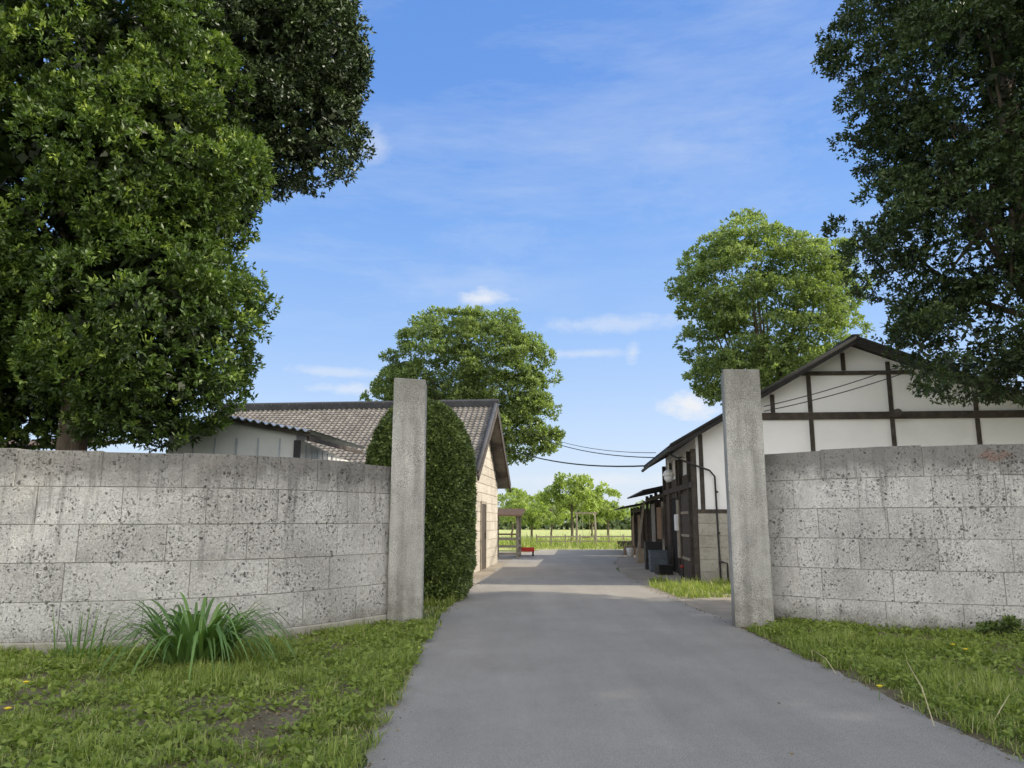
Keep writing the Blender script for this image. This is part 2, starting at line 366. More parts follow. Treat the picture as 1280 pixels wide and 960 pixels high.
for a in [(604,372,40,12,.8),(866,506,46,20,1.),(790,440,10,16,.4),(466,185,20,26,.3),(440,486,54,9,.5),(730,442,70,7,.4),(770,405,110,13,.4),(740,600,130,10,.5),(560,350,120,22,.12),(900,215,130,75,.10),(620,300,90,26,.10),(420,465,70,7,.4)]: puff(*a)
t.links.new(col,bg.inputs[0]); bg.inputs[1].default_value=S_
sc=bpy.context.scene; sc.view_settings.view_transform='Standard'; sc.view_settings.look='None'; sc.view_settings.exposure=0
# ------------------------------------------------------------------ ground
def sheet(name,poly,z,mat):
    mb=MB(); mb.add([(x,y,z) for x,y in poly],[tuple(range(len(poly)))]); o=mb.build(name,mat); o['kind']='structure'; return o
sheet('ground',[(-900,-200),(900,-200),(900,1500),(-900,1500)],0,M['ground'])
sheet('field',[(-60,42),(90,42),(120,170),(-90,170)],.006,M['field'])
sheet('dirt_yard',[(3.0,12.1),(16,12.1),(16,33),(9,41.5),(5.3,40),(3.9,30),(3.1,22)],.006,M['dirt'])
sheet('dirt_path',[(-1.6,16.8),(-.7,17.5),(.4,27),(1.2,39),(-4,41),(-4,29.5),(-1.3,21)],.006,M['dirt'])
LE=[(-1.0,0),(-.95,5.1),(-1.08,8),(-1.2,11.0),(-1.12,14),(-.95,18.2),(-.65,22),(-.4,26),(.1,33),(.9,39),(1.6,42.5)]
RE=[(3.2,0),(3.25,5.3),(3.3,8),(3.3,11),(3.2,15),(3.1,18.2),(3.25,24),(3.8,29),(4.7,34),(5.6,38.5),(9,40.5),(14,41.5)]
def dens(P,step=.12,j=.03):
    o=[]
    for (x0,y0),(x1,y1) in zip(P,P[1:]):
        n=max(1,int(math.hypot(x1-x0,y1-y0)/step))
        for i in range(n):
            s=i/n; yy=y0+(y1-y0)*s
            o.append((x0+(x1-x0)*s+random.uniform(-j,j)+.05*math.sin(yy*1.7),yy))
    return o+[P[-1]]
sheet('road',dens(LE)+[(14,44)]+dens(RE)[::-1],.014,M['asphalt'])
def inside(x,y,poly):
    r=False; n=len(poly)
    for i in range(n):
        x0,y0=poly[i];x1,y1=poly[(i+1)%n]
        if (y0>y)!=(y1>y) and x<(x1-x0)*(y-y0)/(y1-y0)+x0: r=not r
    return r
def edge_d(x,y,poly):
    p=Vector((x,y)); m=9
    for i in range(len(poly)):
        a=Vector(poly[i]);b=Vector(poly[(i+1)%len(poly)]); ab=b-a; s=max(0,min(1,(p-a).dot(ab)/ab.length_squared)); m=min(m,(p-a-ab*s).length)
    return m
def vsheet(name,poly,mat,step=.1):
    xs=[p[0] for p in poly]; ys=[p[1] for p in poly]
    nx=int((max(xs)-min(xs))/step); ny=int((max(ys)-min(ys))/step); idx={}; mb=MB(); vs=[];fs=[]
    for j in range(ny+1):
        for i in range(nx+1):
            x=min(xs)+i*step;y=min(ys)+j*step
            if inside(x,y,poly):
                e=edge_d(x,y,poly); idx[(i,j)]=len(vs); vs.append((x,y,.004+min(e,.6)*.08+min(1,e/.2)*random.uniform(0,.014)))
    for (i,j) in list(idx):
        k=[(i,j),(i+1,j),(i+1,j+1),(i,j+1)]
        if all(q in idx for q in k): fs.append([idx[q] for q in k])
    mb.add(vs,fs); o=mb.build(name,mat,smooth=True); o['kind']='structure'; return o
VL=[(-.90,3.0),(-5,3.0),(-8.5,6),(-8.5,8.9),(-5.7,9.1),(-3.5,9.7),(-1.9,11.75),(-1.15,11.8),(-1.06,10),(-.97,7)]
VR=[(3.10,3.0),(7,3.0),(9.5,6),(9.2,9.45),(5.4,10.85),(3.9,12.2),(3.15,11.9),(3.18,9),(3.15,6)]
vsheet('verge_left',VL,M['verge']); vsheet('verge_right',VR,M['verge'])
# ------------------------------------------------------------------ stone walls
def stone_wall(label,pts,hts,mat,plinth=.0,seed=3):
    rd=random.Random(seed)
    root=thing('stone_wall',label,'wall',(pts[0][0],pts[0][1],0))
    bl=MB(); mo=MB(); pl=MB(); P=[Vector((x,y,0)) for x,y in pts]; cum=[0]
    for a,b in zip(P,P[1:]): cum.append(cum[-1]+(b-a).length)
    Ht=hts; nc=5 if plinth else 6; z0=plinth; ch=(Ht-plinth)/nc
    def seg(s0,s1,fn,ov=.02):
        for i in range(len(P)-1):
            a=max(s0,cum[i]); b=min(s1,cum[i+1])
            if b-a>.01:
                if i>0 and a==cum[i] and s0<cum[i]: a-=ov
                if i<len(P)-2 and b==cum[i+1] and s1>cum[i+1]: b+=ov
                d=(P[i+1]-P[i]).normalized(); ang=math.atan2(d.y,d.x)
                fn(Matrix.Translation(P[i]+d*(a-cum[i])+Vector((0,0,.0015*i)))@Matrix.Rotation(ang,4,'Z'),b-a)
    T=.26
    for c in range(nc):
        s=-rd.uniform(0,.8); za=z0+c*ch; zb=za+ch
        while s<cum[-1]:
            L=rd.choice([.85,.9,.9,.95,1.3]); g=.0035; pr=rd.uniform(-.004,.004); ti=rd.random(); tp=rd.uniform(-.028,.012) if c==nc-1 else rd.uniform(-.003,0)
            seg(max(s,0)+g,min(s+L,cum[-1])-g,lambda Mx,l:bl.box(0,l,-T/2+pr,T/2-pr,za+g,zb-g+tp+rd.uniform(0,.001),ti,Mx))
            s+=L
    seg(0,cum[-1],lambda Mx,l:mo.box(.01,l-.01,-T/2+.010,T/2-.010,z0 if z0 else .0,Ht-.045,.5,Mx),.02)
    bl.build('masonry',mat,root,bevel=.005,world=True); mo.build('mortar',M['mortar'],root,world=True)
    if plinth:
        seg(0,cum[-1],lambda Mx,l:pl.box(-.01,l+.01,-T/2-.045,T/2+.045,-.1,plinth+rd.uniform(0,.002),.5,Mx))
        pl.build('plinth',M['plinth'],root,bevel=.015,world=True)
    return root
stone_wall('long pitted stone block wall left of the driveway, under the big evergreen tree',[(-14,8.5),(-5.7,9.02),(-4.9,9.14),(-4.2,9.34),(-3.55,9.66),(-3.0,10.1),(-2.45,10.8),(-1.86,11.75)],2.33,M['oya'],.17,5)
stone_wall('grey pitted stone block wall right of the driveway, in front of the half timbered barn',[(3.78,12.15),(4.5,11.45),(5.2,10.95),(6.1,10.55),(7.2,10.2),(9.5,9.5),(14,8.2)],2.53,M['oyaR'],0,11)
def pillar(label,x,y,w,d,h,rz):
    mb=MB(); n=10
    ring=[(-1,-1),(0,-1),(1,-1),(1,0),(1,1),(0,1),(-1,1),(-1,0)]; vs=[];fs=[]
    for i in range(n+1):
        z=h*i/n; k=1-.03*i/n
        for a,b in ring: vs.append((a*w/2*k+random.uniform(-.004,.004),b*d/2*k+random.uniform(-.004,.004),z if i<n else z-.012*(a+b*.4)))
    for i in range(n):
        for q in range(8): fs.append((i*8+q,i*8+(q+1)%8,(i+1)*8+(q+1)%8,(i+1)*8+q))
    fs.append(tuple(n*8+q for q in range(8)))
    mb.add(vs,fs); o=mb.build('gate_pillar',M['granite'],bevel=.012); o.location=(x,y,-.02); o.rotation_euler=(0,0,rz)
    return tag(o,label,'pillar')
pillar('tall square granite gate pillar left of the driveway, against the hedge',-1.57,11.72,.5,.46,3.66,R(4))
pillar('tall square granite gate pillar right of the driveway, in front of the barn',3.5,11.6,.54,.48,3.78,R(-10))
def rock(name,label,x,y,s,cat='stone'):
    v,q=core_mesh([((0,0,0),(s,s*.8,s*.55))],1,.12); o=mesh_np(name,v,q,[],np.full(len(v),.5),M['rock'],smooth=True); o.location=(x,y,s*.3); tag(o,label,cat)
rock('stone','small rough stone at the foot of the left gate pillar',-1.2,11.5,.1)
# ------------------------------------------------------------------ roofs
def roof_tiles(x0,x1,ry,rz,ey,ez,mat,parent,name='roof',tile=.24,row=.24,th=.07,amp=.032):
    L=math.hypot(ey-ry,ez-rz); nr=int(L/row); nxc=int((x1-x0)/tile); k=8; mb=MB(); vs=[];fs=[];tt=[]
    d=Vector((0,(ey-ry)/L,(ez-rz)/L)); nrm=Vector((0,-d.z,d.y)) ; 
    if nrm.z<0: nrm=-nrm
    nx=nxc*k; W=nx+1
    for r in range(nr):
        for e in(0,1):
            s=(r+e)*L/nr; lift=.0 if e==0 else .022
            for i in range(W):
                x=x0+(x1-x0)*i/nx; ph=(i%k)/k
                hh=amp*math.cos(2*math.pi*ph)*(.7 if math.cos(2*math.pi*ph)<0 else 1)
                p=Vector((x,ry,rz))+d*s+nrm*(hh+lift+th); vs.append(p)
                tt.append(random.Random(int(i//k)*97+r*13).random())
    for r in range(nr*2-1):
        for i in range(nx): fs.append((r*W+i,r*W+i+1,(r+1)*W+i+1,(r+1)*W+i))
    mb.add(vs,fs); mb.t=tt
    a=Vector((0,ry,rz));b=Vector((0,ey,ez))
    q=[(a.y,a.z),(b.y,b.z),(b.y+nrm.y*th,b.z+nrm.z*th),(a.y+nrm.y*th,a.z+nrm.z*th)]
    mb.prism(q,x0+.02,x1-.02)
    return mb.build(name,mat,parent)
# --- left stone storehouse
st=thing('stone_storehouse','low stone storehouse with brown grey tiled roof, gable end facing the driveway behind the hedge','storehouse',(-.93,25.2,0),R(-6))
hw=3.6; ez=3.0; az=5.15; sl_=(az-ez)/hw; XL=-8.9
mb=MB()
mb.prism([(-hw,0),(hw,0),(hw,ez),(0,az),(-hw,ez)],XL,0); 
M['oyaH']=stone_mat('beige stone blocks',(.40,.36,.29),(.60,.55,.46),(.24,.23,.19),None,.5)
M['oyaG']=stone_mat('grey stone footing blocks',(.34,.32,.28),(.56,.53,.47),(.24,.23,.19),None,.6)
mb.build('wall',M['oyaH'],st)
bm_=MB()
zz=0; r=0
while zz<az-.1:
    half=hw if zz+.3<ez else max(0,(az-zz-.32)/sl_)
    y=-half
    off=(.45 if r%2 else .9)
    first=True
    while y<half-.02:
        y2=min(half,y+(off if first else .9)); first=False
        lo,hi=y+.006,y2-.006
        if zz<2.1 and hi>-.75 and lo<.35:
            if lo<-.75: bm_.box(0,.02,lo,-.76,zz+.006,zz+.3-.006,random.random())
            if hi>.35: bm_.box(0,.02,.36,hi,zz+.006,zz+.3-.006,random.random())
        elif hi-lo>.05: bm_.box(0,.02,lo,hi,zz+.006,zz+.3-.006,random.random())
        y=y2
    zz+=.3; r+=1
bm_.build('wall_blocks',M['oyaH'],st,bevel=.006)
dr=MB().box(.004,.03,-.70,.30,.02,2.05).build('door',M['boards'],st)
fr=MB(); fr.box(.0,.06,-.78,-.70,0,2.13); fr.box(0,.06,.30,.38,0,2.13); fr.box(.002,.062,-.70,.30,2.05,2.14); fr.build('frame',M['greywood'],dr)
MB().box(.03,.06,.16,.20,.95,1.15).build('handle',M['pipe'],dr)
eo=.55; 
for sgn in(-1,1):
    roof_tiles(XL-.3,.42,0,az+.05,sgn*(hw+eo),az+.05-sl_*(hw+eo),M['tileL'],st,tile=.17,row=.18,amp=.017)
    bb=MB(); bb.bar((.44,0,az-.0),(.44,sgn*(hw+eo),az-.0-sl_*(hw+eo)),.05,.18); bb.build('bargeboard',M['timber'],st)
    vt=MB(); vt.tube([(.40,sgn*.05,az+.18),(.40,sgn*(hw+eo),az+.18-sl_*(hw+eo))],.07,10); vt.build('verge_tiles',M['tileR'],st,smooth=True)
rg=MB(); rg.box(XL-.3,.44,-.13,.13,az+.08,az+.24); rg.tube([(XL-.35,0,az+.26),(.5,0,az+.26)],.09,12)
for i in range(31): rg.box(XL-.2+i*.3,XL-.18+i*.3,-.145,.145,az+.11,az+.28)
rg.build('ridge_tiles',M['tileR'],st)
for y in(-3.2,-1.7,0,1.7,3.2): MB().box(.0,.4,y-.06,y+.06,az-abs(y)*sl_-.2,az-abs(y)*sl_-.07).build('purlin',M['timber'],st)
# --- barn right
ba=thing('half_timbered_barn','white plastered half timbered barn with dark beams and tiled roof behind the right wall','barn',(4.62,19.3,0),R(-4.5))
W_=10.6; AX=3.95; LN=6.4; ez=3.62; s2=.572; az=ez+s2*AX; ezR=3.3; s3=(az-ezR)/(W_-AX)
mb=MB(); mb.prismy([(0,1.7),(W_,1.7),(W_,ezR),(AX,az),(0,ez)],0,LN); mb.build('wall',M['plaster'],ba)
sb=MB()
for r in range(6):
    x=-.02; z0=r*.29; first=True
    while x<W_:
        x2=min(W_+.02,x+(.45 if(first and r%2) else .9)); first=False
        sb.box(x+.004,x2-.004,-.05,0,z0+.004,z0+.286,random.random()); x=x2
sb.box(0.01,W_,-.03,LN,0,1.72,.4); sb.build('stone_base',M['oyaG'],ba,bevel=.006)
def tpost(x,z0,z1,w=.105,y=-.035): MB().box(x-w/2,x+w/2,y,.05,z0,z1).build('post',M['timber'],ba,bevel=.008)
def rk(x): return (ez+s2*x if x<AX else az-s3*(x-AX))-.02
for x in(.12,1.02,2.87,4.83,6.85,8.7,W_-.1): 
    tpost(x,1.78,min(4.0,rk(x)))
for x in(1.95,2.87,4.83,6.85): tpost(x,4.2,rk(x)-.06)
tpost(3.75,5.25,rk(3.75)-.05)
xa,xb=(4.1-ez)/s2-.05,AX+(az-4.1)/s3
for (a,b,z,h) in((xa,xb-.15,4.1,.18),(2.72,AX+(az-5.2)/s3-.25,5.18,.10)): MB().box(a,b,-.055,.05,z-h/2,z+h/2).build('beam',M['timber'],ba,bevel=.01)
MB().box(-.03,W_,-.06,.05,1.7,1.8).build('sill_beam',M['timber'],ba,bevel=.01)
MB().tube([(4.85,-.35,4.12),(4.85,.1,4.12)],.10,10).build('beam_end',M['timber'],ba)
sw=MB(); 
for i in range(26):
    y=.1+i*.245
    if y+.24<LN: sw.box(-.045,-.02,y,y+.235,.05,2.75,random.random())
sw.build('board_cladding',M['boards'],ba)
d1=MB().box(-.10,-.06,.9,2.3,.04,2.25); 
d1=d1.build('sliding_door',M['boards'],ba); 
r_=MB()
for z in(.5,1.1,1.7): r_.box(-.125,-.1,.92,2.28,z,z+.07)
r_.build('rail',M['greywood'],d1)
MB().box(-.07,-.046,3.1,4.7,.03,2.2).build('doorway_shade',M['dark'],ba)  # flat panel on the wall; shade of the opening put into its colour
MB().box(-.16,-.135,2.5,2.95,.5,2.1).build('light_board',M['greywood'],ba)
for y in(.05,.75,2.45,3.0,4.8,LN-.1): MB().box(-.13,-.02,y-.07,y+.07,0,3.3).build('post',M['timber'],ba,bevel=.008)
MB().box(-.12,-.02,-.03,LN,2.35,2.5).build('beam',M['timber'],ba,bevel=.008)
OV=.68
for sgn,run,ss in((1,AX+OV,s2),(-1,W_-AX+.6,s3)):
    ridge_z=az+.04
    o=roof_tiles(-.5,LN+.4,0,ridge_z,sgn*run,ridge_z-ss*run,M['tileR'],ba,th=.045,amp=.022)
    o.rotation_euler=(0,0,R(90)); o.location=(AX,0,0)
    b=MB(); b.bar((0,-.47,ridge_z-.03),(-sgn*run,-.47,ridge_z-.03-ss*run),.04,.08); o2=b.build('bargeboard',M['roofedge'],ba); o2.location=(AX,0,0)
    v_=MB(); v_.tube([(0,-.47,ridge_z+.075),(-sgn*run,-.47,ridge_z+.075-ss*run)],.045,10); o3=v_.build('verge_tiles',M['roofedge'],ba,smooth=True); o3.location=(AX,0,0)
MB().box(AX-.10,AX+.10,-.5,LN+.4,az+.06,az+.2).build('ridge_tiles',M['roofedge'],ba,bevel=.04)
for i in range(14): y=-.4+i*.5; MB().bar((-OV+.08,y,ez-(OV-.08)*s2+.0),(.3,y,ez+.3*s2+.0),.07,.07).build('rafter',M['timber'],ba)
gt=MB(); gt.tube([(-OV-.05,-.5,ez-(OV+.05)*s2+.03),(-OV-.05,LN+.4,ez-(OV+.05)*s2-.01)],.05,8); gt.build('gutter',M['pipe'],ba)
dp=MB(); dp.tube([(-OV-.03,-.2,3.17),(-.35,-.12,3.0),(.30,-.11,2.75),(.42,-.11,2.6),(.45,-.11,.35),(.45,-.11,.05)],.024,8)
for z in(2.2,1.2,.5): dp.tube([(.45,-.11,z),(.45,-.11,z+.05)],.036,8)
dp.tube([(.45,-.11,.55),(.62,-.14,.5),(.62,-.14,0)],.024,8)
dp.build('downpipe',M['pipe'],ba,smooth=True)
wl=MB(); 
prof=[(.0,.16),(.05,.15),(.12,.10),(.17,.0),(.16,-.02)]
vs=[];fs=[]
for r0,z in prof:
    for k in range(14): vs.append((max(r0,.002)*math.cos(k*math.pi/7)-.5,max(r0,.002)*math.sin(k*math.pi/7)+1.6,z+2.74))
for i in range(4):
    for k in range(14): fs.append((i*14+k,i*14+(k+1)%14,(i+1)*14+(k+1)%14,(i+1)*14+k))
wl.add(vs,fs); wl.tube([(-.5,1.6,2.88),(-.5,1.6,3.15),(0,1.6,3.2)],.02,6); lp=wl.build('lamp_shade',M['globe'],ba,smooth=True)
v,q=core_mesh([((-.5,1.6,2.68),(.13,.13,.13))],1,0); mesh_np('bulb',v,q,[],np.full(len(v),.5),M['white'],lp,world=False,smooth=True)
MB().box(-.24,-.10,2.55,2.85,1.25,1.7).build('meter_box',M['white'],ba,bevel=.02)
def crate(name,label,x,y,w,d,h,mat,rz=0,grp=None):
    t_=thing(name,label,'crate',(x,y,.014),rz,grp); m=MB(); T=.025
    m.box(-w/2,w/2,-d/2,d/2,0,T); m.box(-w/2,w/2,-d/2,-d/2+T,T,h); m.box(-w/2,w/2,d/2-T,d/2,T,h); m.box(-w/2,-w/2+T,-d/2+T,d/2-T,T,h); m.box(w/2-T,w/2,-d/2+T,d/2-T,T,h)
    m.build('body',mat,t_,bevel=.006)
    m=MB(); e=.015
    for z in(h*.33,h*.66,h-.03): m.box(-w/2-e,w/2+e,-d/2-e,-d/2+.001,z,z+.03); m.box(-w/2-e,-w/2+.001,-d/2,d/2,z,z+.03); m.box(w/2-.001,w/2+e,-d/2,d/2,z,z+.03)
    m.build('rim',mat,t_); return t_
crate('storage_crate','dark blue grey storage crate standing against the driveway side of the barn',4.45,24.0,.5,.6,.62,M['blueg'],R(-4))
crate('storage_crate','tall black bin just behind the blue grey crate beside the barn',4.5,25.1,.5,.5,.85,M['black'],R(-4))
crate('storage_crate','low black crate in front of the barn sliding door',4.35,22.6,.4,.4,.26,M['black'],R(8))
hy=thing('standpipe','short red topped standpipe by the barn corner','standpipe',(4.4,20.4,0))
MB().tube([(0,0,0),(0,0,.32)],.04,10).build('post',M['pipe'],hy); MB().tube([(0,0,.32),(0,0,.36),(0,0,.40)],[.055,.06,.035],10).build('cap',M['darkred'],hy); MB().tube([(0,0,.26),(-.12,0,.26),(-.14,0,.2)],.02,6).build('spout',M['pipe'],hy)
# --- sheds right
def open_shed(label,x,y,rz,wd,ln,ez,rise,n,mats,roofm,ov=.75):
    s=thing('open_shed',label,'shed',(x,y,0),rz)
    m=MB(); 
    nn=int(ln/.05); vs=[];fs=[]
    for i in range(nn+1):
        yy=-.3+(ln+.6)*i/nn; h=.018*math.cos(i*math.pi/2*.8)
        vs+= [(-ov,yy,ez-.02+h),(wd,yy,ez+rise+h),(wd,yy,ez+rise+h-.03),(-ov,yy,ez-.05+h)]
    for i in range(nn):
        a=i*4
        for q in range(4): fs.append((a+q,a+4+q,a+4+(q+1)%4,a+(q+1)%4))
    m.add(vs,fs); m.build('roof',roofm,s)
    for i in range(n+1):
        yy=ln*i/n; MB().box(-.06,.06,yy-.06,yy+.06,0,ez+.05).build('post',M['timber'],s)
    MB().box(-.07,.07,-.1,ln+.1,ez-.2,ez-.06).build('beam',M['timber'],s)
    m=MB()
    m.box(wd-.05,wd,0,ln,0,ez+rise-.1); m.box(.1,wd-.05,.0,.05,0,ez-.1); m.box(.1,wd-.05,ln-.05,ln,0,ez-.1)
    m.build('wall',mats[0],s)
    for i in range(n):
        if i%2==0:
            y0=ln*i/n+.1;y1=ln*(i+1)/n-.1; m=MB()
            j=y0
            while j<y1-.05: m.box(-.03,.0,j,min(y1,j+.2)-.012,.03,ez-.35,random.random()); j+=.2
            m.build('door',mats[1],s)
    return s
open_shed('dark open fronted shed with tiled lean roof directly beyond the half timbered barn',5.25,26.2,R(-5),4.5,8.0,2.55,1.1,4,(M['boards'],M['greywood']),M['tileR'],.85)
open_shed('lowest farthest shed of the right hand row, nearest the meadow',5.85,35.2,R(-5),3.5,6.5,2.15,.8,3,(M['boards'],M['brownwood']),M['tileR'],.95)
crate('storage_crate','pale crate in front of the first open shed',4.9,29.0,.6,.5,.5,M['greywood'])
bo=MB().box(-.02,.02,-.4,.4,.9,2.0).build('notice_board',M['brownwood'],None,bevel=.01); bo.location=(5.18,27.4,0); tag(bo,'tan board fixed on the front of the open shed beside the barn','board')
bk=thing('bucket','small pale bucket on the ground between the two open sheds','bucket',(5.15,34.2,.01))
MB().tube([(0,0,0),(0,0,.34),(0,0,.36)],[.13,.17,.18],14).build('body',M['white'],bk,smooth=True)
MB().tube([(-.17,0,.33),(-.1,0,.46),(0,0,.5),(.1,0,.46),(.17,0,.33)],.008,5).build('handle',M['pipe'],bk)
ld=thing('ladder','grey wooden ladder leaning on the front of the first open shed','ladder',(4.95,31.2,.01),R(-5))
for y in(-.2,.2): MB().bar((0,y,0),(.35,y,2.3),.04,.06).build('rail',M['greywood'],ld)
for i in range(7): z=.25+i*.3; MB().bar((.35*z/2.3,-.2,z),(.35*z/2.3,.2,z),.03,.03).build('rung',M['greywood'],ld)
pb=thing('board_stack','low stack of brown boards beside the farthest shed','boards',(5.5,36.6,.01),R(-4))
for i in range(5): MB().box(-.25+.02*(i%2),.22+.02*(i%3),-.9,.9+.05*(i%2),i*.07,i*.07+.06).build('plank',M['brownwood'],pb,bevel=.004)
# --- metal shed left : shallow gabled corrugated roof
sh=thing('metal_shed','pale steel clad lean-to with shallow corrugated metal roof behind the left wall','shed',(-3.95,14.0,0),R(2))
UP=.06; WL=-2.3
MB().box(WL,0,0,6,0,2.95+UP).build('wall',M['panel'],sh)
rb=MB()
for i in range(6): rb.box(WL+.05+i*.39,WL+.08+i*.39,-.02,0,.1,2.94+UP)
for i in range(12): rb.box(0,.02,.3+i*.5,.33+i*.5,.1,2.9+UP)
rb.build('wall_ribs',M['tin'],sh)
def rz_(x): return 3.0+UP+.30*max(0,1-abs(x+1.1)/1.7)
m=MB(); nn=180; vs=[];fs=[]
for i in range(nn+1):
    x=WL-.25+(.3-WL+.25)*i/nn; h=.024*math.cos(i*.7)
    z=rz_(x)
    vs+=[(x,-.25,z+h),(x,6.3,z+.30+h),(x,6.3,z+.28+h),(x,-.25,z-.015+h)]
for i in range(nn):
    a=i*4
    for q in range(4): fs.append((a+q,a+4+q,a+4+(q+1)%4,a+(q+1)%4))
m.add(vs,fs); m.build('roof',M['tin'],sh)
MB().prismy([(WL,2.94+UP),(0,2.94+UP),(0,rz_(0)-.05),(-1.1,rz_(-1.1)-.05),(WL,rz_(WL)-.05)],-.005,.05).build('gable_panel',M['panel'],sh)
MB().bar((WL-.2,-.12,rz_(WL-.2)-.06),(-1.1,-.12,rz_(-1.1)-.06),.05,.08).build('fascia',M['timber'],sh)
MB().bar((-1.1,-.12,rz_(-1.1)-.06),(.28,-.12,rz_(.28)-.06),.05,.08).build('fascia',M['timber'],sh)
MB().bar((.24,-.1,2.93+UP),(.24,6.2,3.22+UP),.04,.08).build('fascia',M['timber'],sh)
MB().box(-.02,.08,-.06,.06,0,2.9+UP).build('corner_post',M['black'],sh)
s3_=thing('old_shed','low brown roofed shed at the far left behind the wall and tree trunk','shed',(-11.6,14.2,0),0)
MB().box(-3,2.2,0,4,0,2.7).build('wall',M['boards'],s3_)
m=MB(); vs=[];fs=[]
for i in range(221):
    x=-3.2+5.6*i/220; h=.03*math.cos(i*.6); vs+=[(x,-.5,2.78+h),(x,4.2,3.4+h),(x,4.2,3.37+h),(x,-.5,2.75+h)]
for i in range(220):
    for q in range(4): fs.append((i*4+q,i*4+4+q,i*4+4+(q+1)%4,i*4+(q+1)%4))
m.add(vs,fs); m.build('roof',M['rust'],s3_)
# ------------------------------------------------------------------ far things
lc=thing('timber_stall','small open timber stall with slatted sides beyond the stone storehouse','stall',(-.2,33,0),R(-5))
for x in(-.48,.48):
    for y in(-.7,.7): MB().box(x-.05,x+.05,y-.05,y+.05,0,1.78).build('post',M['greywood'],lc)
m=MB()
for i in range(3): z=.15+i*.3; m.box(-.43,.43,-.735,-.71,z,z+.10); m.box(.49,.515,-.65,.65,z,z+.10)
m.build('slats',M['greywood'],lc)
MB().prism([(-.95,1.72),(.95,2.0),(.95,2.06),(-.95,1.78)],-.65,.7).build('roof',M['brownwood'],lc); MB().box(-.42,.42,-.6,.6,.95,1.0).build('shelf',M['brownwood'],lc)
hc=thing('hand_cart','small red hand cart low on the ground beside the timber stall','cart',(.62,34.5,.014))
m=MB(); m.box(-.35,.35,-.45,.45,.2,.24); m.box(-.35,.35,-.45,-.42,.24,.36); m.box(-.35,.35,.42,.45,.24,.36); m.box(-.35,-.32,-.42,.42,.24,.36); m.box(.32,.35,-.42,.42,.24,.36); m.build('tray',M['red'],hc)
for x in(-.3,.3):
    for y in(-.3,.3): MB().tube([(x-.03,y,.1),(x+.03,y,.1)],.1,12).build('wheel',M['black'],hc)
fn=thing('rail_fence','low rustic wooden rail fence across the end of the driveway','fence',(4.2,46,0))
for i in range(8): MB().box(-2.8+i*.85,-2.72+i*.85,-.04,.04,0,.75).build('post',M['greywood'],fn)
for z in(.35,.62): MB().bar((-2.8,-.05,z),(3.25,-.05,z+.02),.03,.08).build('rail',M['greywood'],fn)
sw_=thing('garden_swing','grey timber garden swing standing behind the rail fence','swing',(4.6,48.5,0))
for x in(-.55,.55):
    for y in(-.5,.5): MB().bar((x*1.1,y,0),(x,0,2.0),.08,.08).build('leg',M['greywood'],sw_)
MB().bar((-.7,0,2.02),(.7,0,2.02),.1,.1).build('top_rail',M['greywood'],sw_)
MB().box(-.25,.25,-.1,.1,.5,.54).build('seat',M['brownwood'],sw_)
for x in(-.22,.22): MB().bar((x,0,.54),(x,0,1.98),.02,.02).build('rope',M['straw'],sw_)
tr_=crate('planter_box','long dark wooden planter at the meadow edge near the farthest shed',6.6,44.2,1.4,.5,.4,M['timber']); tr_['category']='planter'
n=20000; xs=rng.uniform(-60,75,n); hh=4.4+1.3*np.sin(xs*.21)+1.0*np.sin(xs*.53+1)+.7*np.sin(xs*1.3); zs=rng.random(n)**.7*hh
P=np.stack([xs,150+rng.uniform(-4,4,n),zs],1); v,q,tt=leaf_quads(P,sph(n),rng.uniform(.8,1.6,n),rng.uniform(.6,1.2,n),np.clip(rng.normal(.25,.15,n)+zs*.03,0,1))
wd=mesh_np('distant_wood',v,q,[],tt,M['leafF'],None); tag(wd,'distant line of woodland beyond the meadow','wood',kind='stuff')
# ------------------------------------------------------------------ trees
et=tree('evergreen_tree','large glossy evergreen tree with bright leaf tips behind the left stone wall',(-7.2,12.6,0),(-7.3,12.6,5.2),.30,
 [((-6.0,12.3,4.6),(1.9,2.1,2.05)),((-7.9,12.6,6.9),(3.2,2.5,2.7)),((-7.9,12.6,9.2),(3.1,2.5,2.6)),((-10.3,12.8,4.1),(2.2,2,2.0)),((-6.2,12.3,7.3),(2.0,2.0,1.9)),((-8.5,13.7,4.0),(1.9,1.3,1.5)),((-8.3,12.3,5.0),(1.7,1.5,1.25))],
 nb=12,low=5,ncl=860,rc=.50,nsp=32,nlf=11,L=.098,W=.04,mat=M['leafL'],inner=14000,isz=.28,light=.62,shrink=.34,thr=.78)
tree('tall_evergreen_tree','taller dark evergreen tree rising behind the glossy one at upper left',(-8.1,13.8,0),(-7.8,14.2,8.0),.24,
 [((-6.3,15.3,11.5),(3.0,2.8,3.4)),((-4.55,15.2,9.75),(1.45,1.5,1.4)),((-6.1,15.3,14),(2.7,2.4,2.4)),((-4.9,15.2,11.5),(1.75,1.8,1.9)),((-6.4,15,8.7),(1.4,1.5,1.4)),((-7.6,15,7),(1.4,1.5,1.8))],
 nb=10,low=5,ncl=540,rc=.52,nsp=32,nlf=9,L=.11,W=.044,mat=M['leafD'],inner=9000,isz=.28,light=.5,tipb=.2,shrink=.28)
